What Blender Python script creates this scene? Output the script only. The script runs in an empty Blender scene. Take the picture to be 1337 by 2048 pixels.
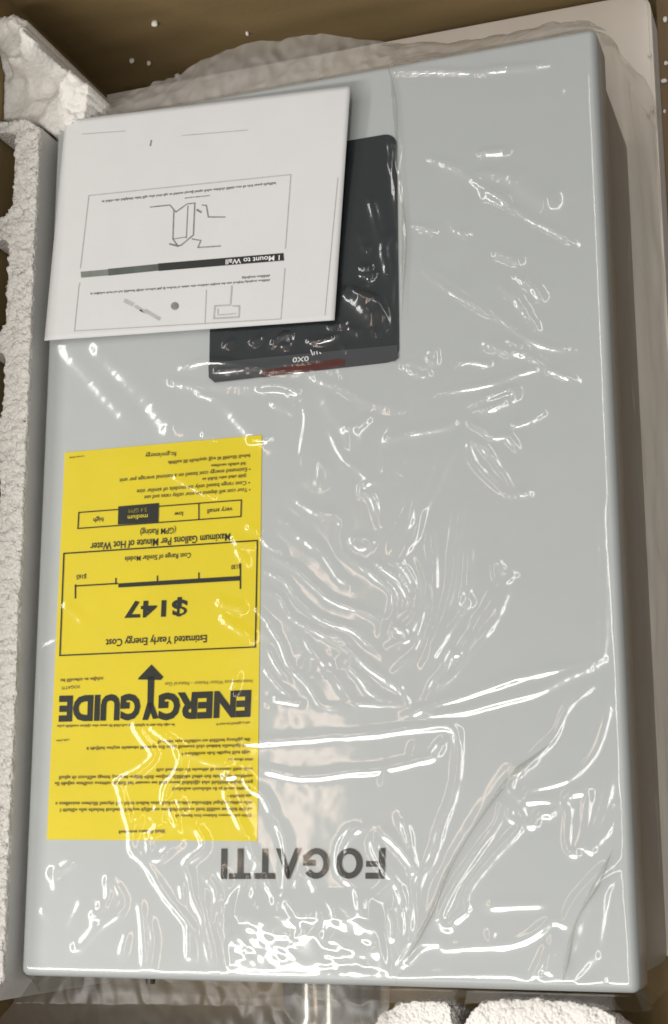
import bpy, bmesh, math, random
import numpy as np
from mathutils import Matrix, Vector, noise as mnoise

random.seed(7)
RNG = np.random.default_rng(11)
SC = bpy.context.scene
COL = SC.collection

# ------------------------------------------------------------------ heights
ZF = 0.040            # top of the foam base the heater lies on
ZP = 0.180            # front panel of the heater (facing up)
W, H = 0.36, 0.5434   # front panel

# ------------------------------------------------------------------ camera
F = 2982.23
R = np.array([[0.94171761, -0.0020326, -0.33639829],
              [0.07659549, 0.97501175, 0.20853112],
              [0.32756842, -0.22214402, 0.91834142]])
CAM = np.array([0.30031127, -0.20111151, 0.79692783 + ZP])
cd = bpy.data.cameras.new('camera')
cam = bpy.data.objects.new('camera', cd)
COL.objects.link(cam)
m4 = Matrix([[*R.T[i], CAM[i]] for i in range(3)] + [[0, 0, 0, 1]])
cam.matrix_world = m4
cd.sensor_fit = 'VERTICAL'
cd.sensor_height = 24.0
cd.lens = F / 2048 * 24.0
cd.clip_start = 0.02
cd.clip_end = 50
SC.camera = cam

# ------------------------------------------------------------------ light
world = bpy.data.worlds.new('World')
SC.world = world
world.use_nodes = True
bg = world.node_tree.nodes['Background']
bg.inputs[0].default_value = (1.0, 0.965, 0.92, 1)
bg.inputs[1].default_value = 0.26


def area_lamp(name, loc, sx, sy, radiance, color, aim=(0, 0, ZP)):
    d = bpy.data.lights.new(name, 'AREA')
    d.shape = 'RECTANGLE'
    d.size, d.size_y = sx, sy
    d.energy = radiance * math.pi * sx * sy
    d.color = color
    o = bpy.data.objects.new(name, d)
    COL.objects.link(o)
    o.location = loc
    v = Vector(loc) - Vector(aim)
    zx = v.normalized()
    yy = Vector((0, 1, 0))
    xx = yy.cross(zx).normalized()
    yy = zx.cross(xx)
    o.rotation_euler = Matrix((xx, yy, zx)).transposed().to_euler()
    return o


# end points: ceiling tube, then two unseen lights added for crease glints
LAMPS = [((-1.30, -0.86, ZP + 1.4), (0.20, -0.86, ZP + 1.4)), ((-1.32, -0.85, ZP + 1.4), (-1.32, 1.15, ZP + 1.4)),
         ((0.30, -0.90, ZP + 1.4), (0.30, 1.00, ZP + 1.4))]
area_lamp('ceiling_tube_lamp', (-0.60, -0.86, ZP + 1.4), 1.5, 0.20, 27, (1.0, 0.975, 0.935), (-0.55, -0.86, 0))
area_lamp('added_side_light', (-1.32, 0.15, ZP + 1.4), 0.15, 2.0, 14.5, (1.0, 0.975, 0.935), (-0.95, 0.15, 0))  # unseen light, added so lengthwise creases catch a glint
area_lamp('added_warm_strip_light', (-0.535, -0.06, ZP + 1.4), 0.050, 0.74, 9.5, (1.0, 0.76, 0.60), (-0.535, -0.06, 0)).rotation_euler.rotate_axis('Z', math.radians(-11))  # added emitter that gives the warm strip mirrored in the panel
area_lamp('added_glint_light', (0.30, 0.05, ZP + 1.4), 0.08, 1.9, 12, (1.0, 0.965, 0.915), (0.30, 0.05, 0))  # unseen light added overhead so the right-hand creases glint

vs = SC.view_settings
vs.view_transform = 'Standard'
vs.look = 'None'
vs.exposure = 0.0
vs.gamma = 1.0
vs.use_curve_mapping = False
SC.cycles.use_denoising = True
SC.cycles.max_bounces = 10
SC.cycles.transparent_max_bounces = 24
SC.cycles.caustics_reflective = True
SC.cycles.sample_clamp_indirect = 4.0
SC.cycles.filter_width = 1.7


# ------------------------------------------------------------------ helpers
def px(x, y, z=ZP):
    """photo pixel -> point on the horizontal plane z (vectorised)"""
    x = np.asarray(x, float)
    y = np.asarray(y, float)
    v = np.stack([x - 668.5, 1024.0 - y, np.full_like(x, -F)], -1) @ R
    t = (z - CAM[2]) / v[..., 2]
    return CAM + v * t[..., None]


def px_wall(x, y, yw):
    v = np.array([x - 668.5, 1024.0 - y, -F]) @ R
    return CAM + v * ((yw - CAM[1]) / v[1])


def link(name, me, mat=None, parent=None):
    o = bpy.data.objects.new(name, me)
    COL.objects.link(o)
    if mat is not None:
        me.materials.clear()
        me.materials.append(mat)
    if parent is not None:
        o.parent = parent
        o.matrix_parent_inverse = parent.matrix_world.inverted()
    return o


def mesh_np(name, verts, quads, smooth=True):
    me = bpy.data.meshes.new(name)
    verts = np.ascontiguousarray(verts, np.float32).reshape(-1, 3)
    quads = np.ascontiguousarray(quads, np.int32)
    n, k = quads.shape
    me.vertices.add(len(verts))
    me.vertices.foreach_set('co', verts.ravel())
    me.loops.add(n * k)
    me.loops.foreach_set('vertex_index', quads.ravel())
    me.polygons.add(n)
    me.polygons.foreach_set('loop_start', np.arange(0, n * k, k, dtype=np.int32))
    if smooth:
        me.polygons.foreach_set('use_smooth', np.ones(n, bool))
    me.update(calc_edges=True)
    me.validate()
    return me


def grid_quads(nr, nc):
    i = np.arange(nr - 1)[:, None] * nc + np.arange(nc - 1)[None, :]
    return np.stack([i, i + 1, i + nc + 1, i + nc], -1).reshape(-1, 4)


def bm_mesh(name, bm, smooth=False):
    me = bpy.data.meshes.new(name)
    bmesh.ops.recalc_face_normals(bm, faces=bm.faces)
    bm.to_mesh(me)
    bm.free()
    if smooth:
        for p in me.polygons:
            p.use_smooth = True
    return me


def box_bm(x0, x1, y0, y1, z0, z1, bev=0.0, seg=2):
    bm = bmesh.new()
    r = bmesh.ops.create_cube(bm, size=1)
    for v in r['verts']:
        v.co = Vector(((x0 + x1) / 2 + v.co.x * (x1 - x0), (y0 + y1) / 2 + v.co.y * (y1 - y0), (z0 + z1) / 2 + v.co.z * (z1 - z0)))
    if bev:
        bmesh.ops.bevel(bm, geom=bm.edges[:], offset=bev, segments=seg, profile=0.5, affect='EDGES')
    return bm


def empty(name, loc=(0, 0, 0)):
    o = bpy.data.objects.new(name, None)
    o.empty_display_size = 0.02
    COL.objects.link(o)
    o.location = loc
    bpy.context.view_layer.update()
    return o


def tag(o, label, cat, group=None, kind=None):
    o['label'] = label
    o['category'] = cat
    if group:
        o['group'] = group
    if kind:
        o['kind'] = kind
    return o


# ------------------------------------------------------------------ materials
def new_mat(name):
    m = bpy.data.materials.new(name)
    m.use_nodes = True
    nt = m.node_tree
    b = nt.nodes.get('Principled BSDF')
    return m, nt, b


def pmat(name, col, rough=0.5, metal=0.0, var=0.0, vscale=30.0, bump=0.0, bscale=200.0, spec=0.5, aniso=None, coat=0.0, bdist=0.001):
    m, nt, b = new_mat(name)
    b.inputs['Roughness'].default_value = rough
    b.inputs['Metallic'].default_value = metal
    b.inputs['Specular IOR Level'].default_value = spec
    b.inputs['Coat Weight'].default_value = coat
    b.inputs['Coat Roughness'].default_value = 0.1
    tc = nt.nodes.new('ShaderNodeTexCoord')
    mp = nt.nodes.new('ShaderNodeMapping')
    nt.links.new(tc.outputs['Object'], mp.inputs[0])
    if aniso:
        mp.inputs['Scale'].default_value = aniso
    if var:
        n = nt.nodes.new('ShaderNodeTexNoise')
        n.inputs['Scale'].default_value = vscale
        n.inputs['Detail'].default_value = 6
        nt.links.new(mp.outputs[0], n.inputs['Vector'])
        r = nt.nodes.new('ShaderNodeValToRGB')
        r.color_ramp.elements[0].position = 0.3
        r.color_ramp.elements[1].position = 0.7
        r.color_ramp.elements[0].color = (*[c * (1 - var) for c in col], 1)
        r.color_ramp.elements[1].color = (*[min(1, c * (1 + var)) for c in col], 1)
        nt.links.new(n.outputs['Fac'], r.inputs[0])
        nt.links.new(r.outputs[0], b.inputs['Base Color'])
    else:
        b.inputs['Base Color'].default_value = (*col, 1)
    if bump:
        n = nt.nodes.new('ShaderNodeTexNoise')
        n.inputs['Scale'].default_value = bscale
        n.inputs['Detail'].default_value = 4
        nt.links.new(mp.outputs[0], n.inputs['Vector'])
        bp = nt.nodes.new('ShaderNodeBump')
        bp.inputs['Strength'].default_value = bump
        bp.inputs['Distance'].default_value = bdist
        nt.links.new(n.outputs['Fac'], bp.inputs['Height'])
        nt.links.new(bp.outputs[0], b.inputs['Normal'])
    return m


def foam_mat(name, col, beads, strength):
    m, nt, b = new_mat(name)
    b.inputs['Base Color'].default_value = (*col, 1)
    b.inputs['Roughness'].default_value = 0.55
    b.inputs['Specular IOR Level'].default_value = 0.4
    b.inputs['Subsurface Weight'].default_value = 0.0
    tc = nt.nodes.new('ShaderNodeTexCoord')
    v = nt.nodes.new('ShaderNodeTexVoronoi')
    v.inputs['Scale'].default_value = beads
    nt.links.new(tc.outputs['Object'], v.inputs['Vector'])
    bp = nt.nodes.new('ShaderNodeBump')
    bp.invert = True
    bp.inputs['Strength'].default_value = strength
    bp.inputs['Distance'].default_value = 0.0012
    nt.links.new(v.outputs['Distance'], bp.inputs['Height'])
    nt.links.new(bp.outputs[0], b.inputs['Normal'])
    return m


def film_mat(name, haze, rough, tint=(0.97, 0.97, 0.965), hazecol=(0.85, 0.84, 0.82), gain=1.9, bump=0.0):
    m = bpy.data.materials.new(name)
    m.use_nodes = True
    nt = m.node_tree
    nt.nodes.clear()
    N = nt.nodes.new
    L = nt.links.new
    out = N('ShaderNodeOutputMaterial')
    geo = N('ShaderNodeNewGeometry')
    dot = N('ShaderNodeVectorMath'); dot.operation = 'DOT_PRODUCT'
    L(geo.outputs['Normal'], dot.inputs[0]); L(geo.outputs['Incoming'], dot.inputs[1])
    ab = N('ShaderNodeMath'); ab.operation = 'ABSOLUTE'; L(dot.outputs['Value'], ab.inputs[0])
    om = N('ShaderNodeMath'); om.operation = 'SUBTRACT'; om.inputs[0].default_value = 1.0; L(ab.outputs[0], om.inputs[1])
    pw = N('ShaderNodeMath'); pw.operation = 'POWER'; L(om.outputs[0], pw.inputs[0]); pw.inputs[1].default_value = 5.0
    ma = N('ShaderNodeMath'); ma.operation = 'MULTIPLY_ADD'; L(pw.outputs[0], ma.inputs[0]); ma.inputs[1].default_value = 0.50 / gain; ma.inputs[2].default_value = 0.045
    g = N('ShaderNodeMath'); g.operation = 'MULTIPLY'; g.use_clamp = True; L(ma.outputs[0], g.inputs[0]); g.inputs[1].default_value = gain
    tr = N('ShaderNodeBsdfTransparent'); tr.inputs[0].default_value = (*tint, 1)
    df = N('ShaderNodeBsdfDiffuse'); df.inputs[0].default_value = (*hazecol, 1)
    tl = N('ShaderNodeBsdfTranslucent'); tl.inputs[0].default_value = (*hazecol, 1)
    dm = N('ShaderNodeMixShader'); dm.inputs[0].default_value = 0.4; L(df.outputs[0], dm.inputs[1]); L(tl.outputs[0], dm.inputs[2])
    gl = N('ShaderNodeBsdfGlossy'); gl.inputs['Roughness'].default_value = rough
    if bump:
        tc = N('ShaderNodeTexCoord')
        nz = N('ShaderNodeTexNoise'); nz.inputs['Scale'].default_value = 220; nz.inputs['Detail'].default_value = 3
        L(tc.outputs['Object'], nz.inputs['Vector'])
        bp = N('ShaderNodeBump'); bp.inputs['Strength'].default_value = bump; bp.inputs['Distance'].default_value = 0.001
        L(nz.outputs['Fac'], bp.inputs['Height']); L(bp.outputs[0], gl.inputs['Normal'])
    m1 = N('ShaderNodeMixShader'); m1.inputs[0].default_value = haze; L(tr.outputs[0], m1.inputs[1]); L(dm.outputs[0], m1.inputs[2])
    g2 = N('ShaderNodeBsdfGlossy'); g2.inputs['Roughness'].default_value = 0.40
    gm = N('ShaderNodeMixShader'); gm.inputs[0].default_value = 0.22; L(gl.outputs[0], gm.inputs[1]); L(g2.outputs[0], gm.inputs[2])
    m2 = N('ShaderNodeMixShader'); L(g.outputs[0], m2.inputs[0]); L(m1.outputs[0], m2.inputs[1]); L(gm.outputs[0], m2.inputs[2])
    L(m2.outputs[0], out.inputs['Surface'])
    return m


M_card = pmat('cardboard', (0.235, 0.165, 0.070), 0.8, var=0.10, vscale=14, bump=0.25, bscale=160, aniso=(1, 1, 3.5))
M_cardside = pmat('cardboard_flap', (0.21, 0.145, 0.075), 0.8, var=0.10, vscale=18, bump=0.25, bscale=160, aniso=(3, 1, 1))
M_paint = pmat('silver_grey_paint', (0.440, 0.466, 0.468), 0.38, var=0.012, vscale=60, bump=0.05, bscale=900, spec=0.45)
M_body = pmat('grey_body_metal', (0.30, 0.29, 0.27), 0.5, metal=0.2, var=0.06, vscale=25)
M_black = pmat('display_black_glass', (0.012, 0.016, 0.020), 0.07, spec=0.5)
M_border = pmat('display_border', (0.035, 0.04, 0.045), 0.3)
M_red = pmat('red_window', (0.075, 0.013, 0.008), 0.12, var=0.3, vscale=90)
M_logo = pmat('dark_chrome_print', (0.022, 0.028, 0.025), 0.25, metal=0.0)
M_white_ink = pmat('white_ink', (0.75, 0.75, 0.75), 0.5)
M_yellow = pmat('yellow_label_stock', (0.71, 0.575, 0.003), 0.5, var=0.03, vscale=25, spec=0.15)
M_ink = pmat('label_ink', (0.012, 0.015, 0.008), 0.6, spec=0.05)
M_fine = pmat('label_fine_ink', (0.25, 0.195, 0.008), 0.6, var=0.35, vscale=400, spec=0.05)
M_paper = pmat('white_paper', (0.585, 0.585, 0.585), 0.75, var=0.015, vscale=40, bump=0.1, bscale=300)
M_grey_ink = pmat('grey_ink', (0.20, 0.20, 0.195), 0.6, var=0.3, vscale=250)
M_soft_ink = pmat('soft_grey_ink', (0.40, 0.395, 0.38), 0.6, var=0.12, vscale=300)
M_black_ink = pmat('black_ink', (0.014, 0.015, 0.014), 0.4)
M_green_ink = pmat('worn_bar_ink', (0.075, 0.088, 0.074), 0.45, var=0.15, vscale=120)
M_pale_ink = pmat('worn_pale_bar_ink', (0.16, 0.172, 0.155), 0.45, var=0.1, vscale=200)
M_foam = foam_mat('expanded_foam', (0.70, 0.675, 0.635), 330, 0.55)
M_foam_rough = foam_mat('broken_foam', (0.70, 0.68, 0.64), 500, 0.8)
M_pad = foam_mat('bead_foam', (0.86, 0.83, 0.79), 480, 0.9)
M_foam_flat = pmat('smooth_foam', (0.95, 0.89, 0.81), 0.6, var=0.03, vscale=20, bump=0.15, bscale=350)
M_foam_smooth = pmat('moulded_foam', (0.66, 0.65, 0.62), 0.6, var=0.03, vscale=60, bump=0.15, bscale=400)
M_crumb = pmat('crumb_foam', (0.92, 0.90, 0.86), 0.5)
M_chrome = pmat('flue_steel', (0.55, 0.54, 0.50), 0.18, metal=1.0, var=0.05, vscale=60)
M_screw = pmat('screw_dark', (0.05, 0.05, 0.045), 0.4, metal=0.6)
M_film = film_mat('clear_film', 0.004, 0.11, gain=1.85)
M_film_gather = film_mat('gathered_film', 0.40, 0.12, hazecol=(0.88, 0.86, 0.84), gain=2.5)
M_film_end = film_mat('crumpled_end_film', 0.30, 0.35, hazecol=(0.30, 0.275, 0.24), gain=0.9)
M_film_fold = film_mat('doubled_film', 0.03, 0.14, tint=(0.84, 0.835, 0.82), gain=1.6)

# ------------------------------------------------------------------ flat print helpers
PRINT_Z = ZP + 0.0010


def poly_print(name, polys, z, mat, parent, zfun=None):
    verts, faces = [], []
    for p in polys:
        a = np.array(p, float)
        q = px(a[:, 0], a[:, 1], z if zfun is None else z + zfun(a[:, 0], a[:, 1]))
        i = len(verts)
        verts += [tuple(v) for v in q]
        faces.append(list(range(i, i + len(q))))
    me = bpy.data.meshes.new(name)
    me.from_pydata(verts, [], faces)
    me.update()
    bm = bmesh.new(); bm.from_mesh(me)
    for f in bm.faces:
        f.normal_update()
        if f.normal.z < 0:
            f.normal_flip()
    bm.to_mesh(me); bm.free()
    return link(name, me, mat, parent)


def stroke(pts, w, closed=False):
    """polyline -> quads of width w (pixels)"""
    out = []
    n = len(pts)
    for i in range(n if closed else n - 1):
        a = np.array(pts[i], float); b = np.array(pts[(i + 1) % n], float)
        d = b - a
        L = np.hypot(*d) + 1e-9
        d /= L
        nn = np.array([-d[1], d[0]]) * w / 2
        a2 = a - d * w * 0.4; b2 = b + d * w * 0.4
        m = max(1, int(L / 18))
        for k in range(m):
            p0 = a2 + (b2 - a2) * k / m; p1 = a2 + (b2 - a2) * (k + 1) / m
            out.append([p0 + nn, p1 + nn, p1 - nn, p0 - nn])
    return out


def text_mesh(s, bold=0.0):
    c = bpy.data.curves.new('t', 'FONT')
    c.body = s
    c.offset = bold
    c.resolution_u = 3
    o = bpy.data.objects.new('t', c)
    COL.objects.link(o)
    dg = bpy.context.evaluated_depsgraph_get()
    me = bpy.data.meshes.new_from_object(o.evaluated_get(dg))
    v = np.array([tuple(p.co)[:2] for p in me.vertices])
    f = [list(p.vertices) for p in me.polygons]
    bpy.data.objects.remove(o)
    bpy.data.curves.remove(c)
    bpy.data.meshes.remove(me)
    return v, f


def text_print(name, s, A, B, h, z, mat, parent, bold=0.0, lean=-0.04, zfun=None):
    """upside-down text: baseline starts at pixel A (right), ends at B (left), cap height h pixels downwards"""
    v, f = text_mesh(s, bold)
    v = v - v.min(0)
    u = v[:, 0] / v[:, 0].max()
    capv, _ = text_mesh('H', bold)
    cap = capv[:, 1].max() - capv[:, 1].min()
    full = v[:, 1].max()
    desc = any(ch in 'gjpqy(),$' for ch in s)
    w = v[:, 1] / cap - (0.28 if desc else 0.0)
    A = np.array(A, float); B = np.array(B, float)
    P = A + (B - A) * u[:, None] + np.array([lean * h, h]) * w[:, None]
    q = px(P[:, 0], P[:, 1], z if zfun is None else z + zfun(P[:, 0], P[:, 1]))
    me = bpy.data.meshes.new(name)
    me.from_pydata([tuple(p) for p in q], [], f)
    me.update()
    if len(me.polygons) and me.polygons[0].normal.z < 0:
        me.flip_normals()
    return link(name, me, mat, parent)


def fine_lines(name, lines, z, mat, parent, zfun=None):
    """print too small to read: strings of letter-sized strokes. lines = [(A, B, h)]"""
    rr = random.Random(len(lines) * 13 + int(lines[0][0][0]))
    polys = []
    for A, B, h in lines:
        A = np.array(A, float); B = np.array(B, float)
        L = np.hypot(*(B - A))
        d = (B - A) / L
        up = np.array([-0.04, 1.0])
        t = 0.0
        word = rr.randint(2, 9)
        while t < L - 1:
            w = h * rr.uniform(0.30, 0.62)
            hh = h * rr.choice([0.62, 0.66, 0.7, 0.95, 1.0])
            b0 = -h * 0.22 if rr.random() < 0.12 else 0
            a = A + d * t; b = A + d * min(L, t + w)
            kind = rr.random()
            if kind < 0.55:
                polys.append([a + up * b0, b + up * b0, b + up * hh, a + up * hh])
            else:
                m = (a + b) / 2
                polys.append([a, a + d * h * 0.2, a + d * h * 0.2 + up * hh, a + up * hh])
                polys.append([a + up * hh * .4, b + up * hh * .4, b + up * (hh * .4 + h * .22), a + up * (hh * .4 + h * .22)])
                polys.append([b - d * h * 0.2, b, b + up * hh * .7, b - d * h * 0.2 + up * hh * .7])
            t += w + h * 0.13
            word -= 1
            if word <= 0:
                t += h * 0.42
                word = rr.randint(2, 9)
    return poly_print(name, polys, z, mat, parent, zfun)


# ================================================================== SETTING: carton
XL, XR, YF, YN = -0.222, 0.199, 0.3745, -0.362
ZTOP = 0.245
carton = empty('carton', ((XL + XR) / 2, 0, 0))
tag(carton, 'brown corrugated cardboard carton holding the wrapped grey heater, one side folded open', 'carton')
T = 0.005
link('bottom_panel', bm_mesh('bottom_panel', box_bm(XL - T, XR, YN - T, YF + T, 0.0, 0.004)), M_card, carton)
link('end_panel', bm_mesh('end_panel', box_bm(XL - T, XR, YF, YF + T, 0.004, ZTOP)), M_card, carton)
link('end_panel', bm_mesh('end_panel', box_bm(XL - T, XR, YN - T, YN, 0.004, ZTOP - .06)), M_card, carton)
link('side_panel', bm_mesh('side_panel', box_bm(XL - T, XL, YN, YF, 0.004, ZTOP)), M_card, carton)
# right side of the carton folded outwards
bm = bmesh.new()
pr = [(XR + .0005, 0.030), (XR + 0.012, 0.0285), (XR + 0.05, 0.022), (XR + 0.35, 0.006)]
for yy in (YN, YF + .02):
    for (x, z) in pr:
        bm.verts.new((x, yy, z))
    for (x, z) in reversed(pr):
        bm.verts.new((x, yy, z - 0.005))
bm.verts.ensure_lookup_table()
n = len(pr) * 2
for i in range(n):
    j = (i + 1) % n
    bm.faces.new((bm.verts[i], bm.verts[j], bm.verts[n + j], bm.verts[n + i]))
bm.faces.new([bm.verts[i] for i in range(n)])
bm.faces.new([bm.verts[n + i] for i in range(n)])
flap = link('side_flap', bm_mesh('side_flap', bm), M_cardside, carton)
flap['label'] = 'cardboard side folded outwards, dotted with white crumbs'

# ================================================================== foam base under the heater
bm = bmesh.new()
r = 0.012
x0, x1, y0, y1 = XL + .0005, 0.1965, -0.262, YF - 0.0005
out = [(x0, y0), (x1, y0)]
for a in np.linspace(0, math.pi / 2, 7):
    out.append((x1 - r + r * math.cos(a), y1 - r + r * math.sin(a)))
out.append((x0, y1))
vs_ = [bm.verts.new((x, y, 0.0045)) for x, y in out]
f = bm.faces.new(vs_)
e = bmesh.ops.extrude_face_region(bm, geom=[f])
for v in e['geom']:
    if isinstance(v, bmesh.types.BMVert):
        v.co.z = ZF
bmesh.ops.bevel(bm, geom=[ed for ed in bm.edges if all(abs(v.co.z - ZF) < 1e-6 for v in ed.verts)], offset=0.002, segments=2, affect='EDGES')
fb = link('foam_board', bm_mesh('foam_board', bm), M_foam_flat)
tag(fb, 'flat white foam base board lying under the grey heater', 'foam')


# ------------------------------------------------------------------ broken foam pieces
def remeshed(name, bm, vox, mat, disp):
    me = bm_mesh(name, bm)
    o = bpy.data.objects.new(name, me)
    COL.objects.link(o)
    md = o.modifiers.new('r', 'REMESH')
    md.mode = 'VOXEL'
    md.voxel_size = vox
    dg = bpy.context.evaluated_depsgraph_get()
    me2 = bpy.data.meshes.new_from_object(o.evaluated_get(dg))
    bpy.data.objects.remove(o)
    bpy.data.meshes.remove(me)
    n = len(me2.vertices)
    co = np.empty(n * 3, np.float32); me2.vertices.foreach_get('co', co)
    no = np.empty(n * 3, np.float32); me2.vertices.foreach_get('normal', no)
    co = co.reshape(-1, 3); no = no.reshape(-1, 3)
    d = np.array([disp(Vector(map(float, c)), nn) for c, nn in zip(co, no)], np.float32)
    co = co + no * d[:, None]
    me2.vertices.foreach_set('co', co.ravel())
    me2.polygons.foreach_set('use_smooth', np.ones(len(me2.polygons), bool))
    me2.update()
    me2.name = name
    return link(name, me2, mat)


def extrude_poly(pts, z0, z1, undercut=0.0):
    bm = bmesh.new()
    vv = [bm.verts.new((x, y, z0)) for x, y in pts]
    f = bm.faces.new(vv)
    e = bmesh.ops.extrude_face_region(bm, geom=[f])
    for v in e['geom']:
        if isinstance(v, bmesh.types.BMVert):
            v.co.z = z1
    for v in vv:
        v.co.y -= undercut
    return bm


# left rail: pockets open towards the carton wall
ZR = ZP + 0.010
xi0 = px(78, 270, ZR)[0]
xi1 = px(6, 1950, ZR)[0]
yt = float(px(60, 232, ZR)[1])
pk = []
for (ya, yb, xin) in ((262, 428, 27), (478, 660, 14), (700, 852, 6), (930, 1050, -2)):
    a = px(xin, ya, ZR); b = px(xin, yb, ZR)
    pk.append((a[1], b[1], (a[0] + b[0]) / 2))
out = [(XL + .0008, yt)]
out.append((px(50, 228, ZR)[0], yt - .001))
out.append((xi0 + .0005, yt - .009))
out.append((xi0, yt - .03))
out.append((xi1, -0.274))
out.append((xi1 - .008, -0.286))
out.append((XL + .0008, -0.288))
for (ya, yb, xin) in reversed(pk):
    lo, hi = min(ya, yb), max(ya, yb)
    rr = 0.004
    out += [(XL + .0008, lo), (xin - rr, lo), (xin, lo + rr), (xin, hi - rr), (xin - rr, hi), (XL + .0008, hi)]


def bead(c, f):
    d, p = mnoise.voronoi(c * f)
    q = p[0]
    return (0.75 - d[0]) * 1.3 + 0.9 * mnoise.noise(q * 7.3)


def rail_disp(c, n):
    top = 1.0 if (n[2] > 0.5) else (0.30 if c.z > ZR - 0.003 else 0.015)
    v = bead(Vector((c.x * 1.15, c.y * .75, c.z)), 380) * .0026 + mnoise.noise(c * 95) * 0.0016 + mnoise.noise(c * 800) * .0006
    return top * (v - .0012)


rail = remeshed('foam_rail', extrude_poly(out, ZF + .0005, ZR), 0.0013, M_foam_rough, rail_disp)
rail.data.materials.append(M_foam_smooth)
for p in rail.data.polygons:
    if p.normal.x > 0.6 and p.center.z < ZR - .003:
        p.material_index = 1
tag(rail, 'long white broken-edged foam rail with pockets beside the grey heater', 'foam')

# corner lump behind the rail
ctrl = [(20, 45, .030), (40, 60, .031), (45, 85, .027), (5, 110, .028), (62, 45, .022), (5, 128, .006), (60, 170, -.008), (58, 108, .004), (30, 110, .010), (30, 150, -.004), (100, 185, -.006),
        (125, 150, .002), (140, 155, .012), (165, 180, .008), (160, 225, .004), (100, 250, .004), (100, 215, .006), (0, 200, .001), (40, 200, -.004), (85, 215, .0), (-15, 60, .03)]
cw = np.array([[*px(x, y, ZP + d)[:2], ZP + d] for x, y, d in ctrl])
oc = [(-22, 30, .028), (18, 24, .03), (45, 34, .028), (62, 66, .02), (80, 92, .008), (120, 132, .002), (150, 148, .01), (182, 176, .006), (172, 240, .002), (112, 264, .003), (70, 245, .0), (30, 240, -.002), (-22, 242, .0)]
ow = np.array([px(x, y, ZP + d)[:2] for x, y, d in oc])


def inside(P, x, y):
    c = False
    j = len(P) - 1
    for i in range(len(P)):
        if (P[i][1] > y) != (P[j][1] > y) and x < (P[j][0] - P[i][0]) * (y - P[i][1]) / (P[j][1] - P[i][1]) + P[i][0]:
            c = not c
        j = i
    return c


st = 0.0013
gx = np.arange(XL + 0.001, ow[:, 0].max() + st, st)
gy = np.arange(ow[:, 1].min() - st, min(YF - 0.001, ow[:, 1].max() + st), st)
bm = bmesh.new()
gv = {}


def gvert(i, j):
    if (i, j) not in gv:
        x, y = gx[i], gy[j]
        d2 = ((cw[:, 0] - x) ** 2 + (cw[:, 1] - y) ** 2) + 1.6e-5
        w = 1 / d2 ** 2.0
        z = (w * cw[:, 2]).sum() / w.sum()
        p = Vector((x, y, z))
        rough = 1.0 if (x > -0.176 or z > ZP + 0.024) else 0.15
        z += rough * (0.0016 * mnoise.noise(p * 320) + 0.0018 * mnoise.noise(p * 110)) + .0006 * mnoise.noise(p * 600)
        gv[(i, j)] = bm.verts.new((x + .0004 * mnoise.noise(p * 500), y, z))
    return gv[(i, j)]


for i in range(len(gx) - 1):
    for j in range(len(gy) - 1):
        if inside(ow, gx[i] + st / 2, gy[j] + st / 2):
            bm.faces.new((gvert(i, j), gvert(i + 1, j), gvert(i + 1, j + 1), gvert(i, j + 1)))
bed = [e for e in bm.edges if e.is_boundary]
ex = bmesh.ops.extrude_edge_only(bm, edges=bed)
for v in ex['geom']:
    if isinstance(v, bmesh.types.BMVert):
        v.co.z = ZF + 0.0005
lump = link('foam_corner_lump', bm_mesh('foam_corner_lump', bm, True), M_foam)
tag(lump, 'jagged broken white foam lump in the carton corner above the rail', 'foam')


# pads at the pipe end
def pad(pts, z0, z1, label):
    P = [tuple(px(x, y, z1)[:2]) for x, y in pts]

    def dd(c, n):
        return 0.0016 * bead(c, 420) + 0.0016 * mnoise.noise(c * 130) - .0006 - 0.0035 * max(0, (c.z - z1 + 0.006) / 0.006) * (1 if n[2] < 0.9 else 0)
    o = remeshed('foam_pad', extrude_poly(P, z0, z1, .022), 0.0012, M_pad, dd)
    tag(o, label, 'foam', 'foam pads at the pipe end')


ZPAD = ZP - 0.030
pad([(745, 2052), (760, 2022), (800, 2002), (850, 1996), (893, 1997), (908, 2010), (905, 2030), (915, 2052), (900, 2140), (760, 2140)], ZF + .0005, ZPAD, 'small bumpy white foam pad right beside the steel flue pipe')
pad([(921, 2052), (938, 2022), (962, 2000), (1010, 1992), (1080, 1992), (1150, 1998), (1205, 2012), (1236, 2030), (1240, 2052), (1225, 2140), (930, 2140)], ZF + .0005, ZPAD - .001, 'wide bumpy white foam pad at the heater end, away from the pipe')

# crumbs
CR = []


def crumb(p, s, label, group, k):
    if not CR:
        pass
    bm = bmesh.new()
    bmesh.ops.create_icosphere(bm, subdivisions=2, radius=1)
    rr = random.Random(k)
    sx, sy, sz = s * rr.uniform(.7, 1.2), s * rr.uniform(.7, 1.3), s * rr.uniform(.6, .9)
    for v in bm.verts:
        d = 1 + .35 * mnoise.noise(v.co * 1.4 + Vector((k * 3.1, 0, 0)))
        v.co = Vector((v.co.x * sx * d, v.co.y * sy * d, v.co.z * sz * d))
    o = link('foam_crumb', bm_mesh('foam_crumb', bm, True), M_crumb)
    o.location = p
    tag(o, label, 'foam crumb', group)


for k, (x, y, s, lab) in enumerate([(310, 47, .0022, 'largest white foam crumb high on the brown end wall of the carton'), (495, 67, .0015, 'lone tiny white foam crumb on the brown end wall above the gathered film'),
                                    (264, 121, .0017, 'one of two neighbouring white foam crumbs low on the brown end wall'), (298, 126, .0019, 'one of two neighbouring white foam crumbs low on the brown end wall')]):
    q = px_wall(x, y, YF - s * .8)
    crumb(q, s, lab, 'crumbs on the end wall', k)
q = px_wall(356, 154, YF - .003)
crumb(q, .0038, 'pea-sized white foam crumb at the foot of the brown end wall', None, 31)


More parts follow.
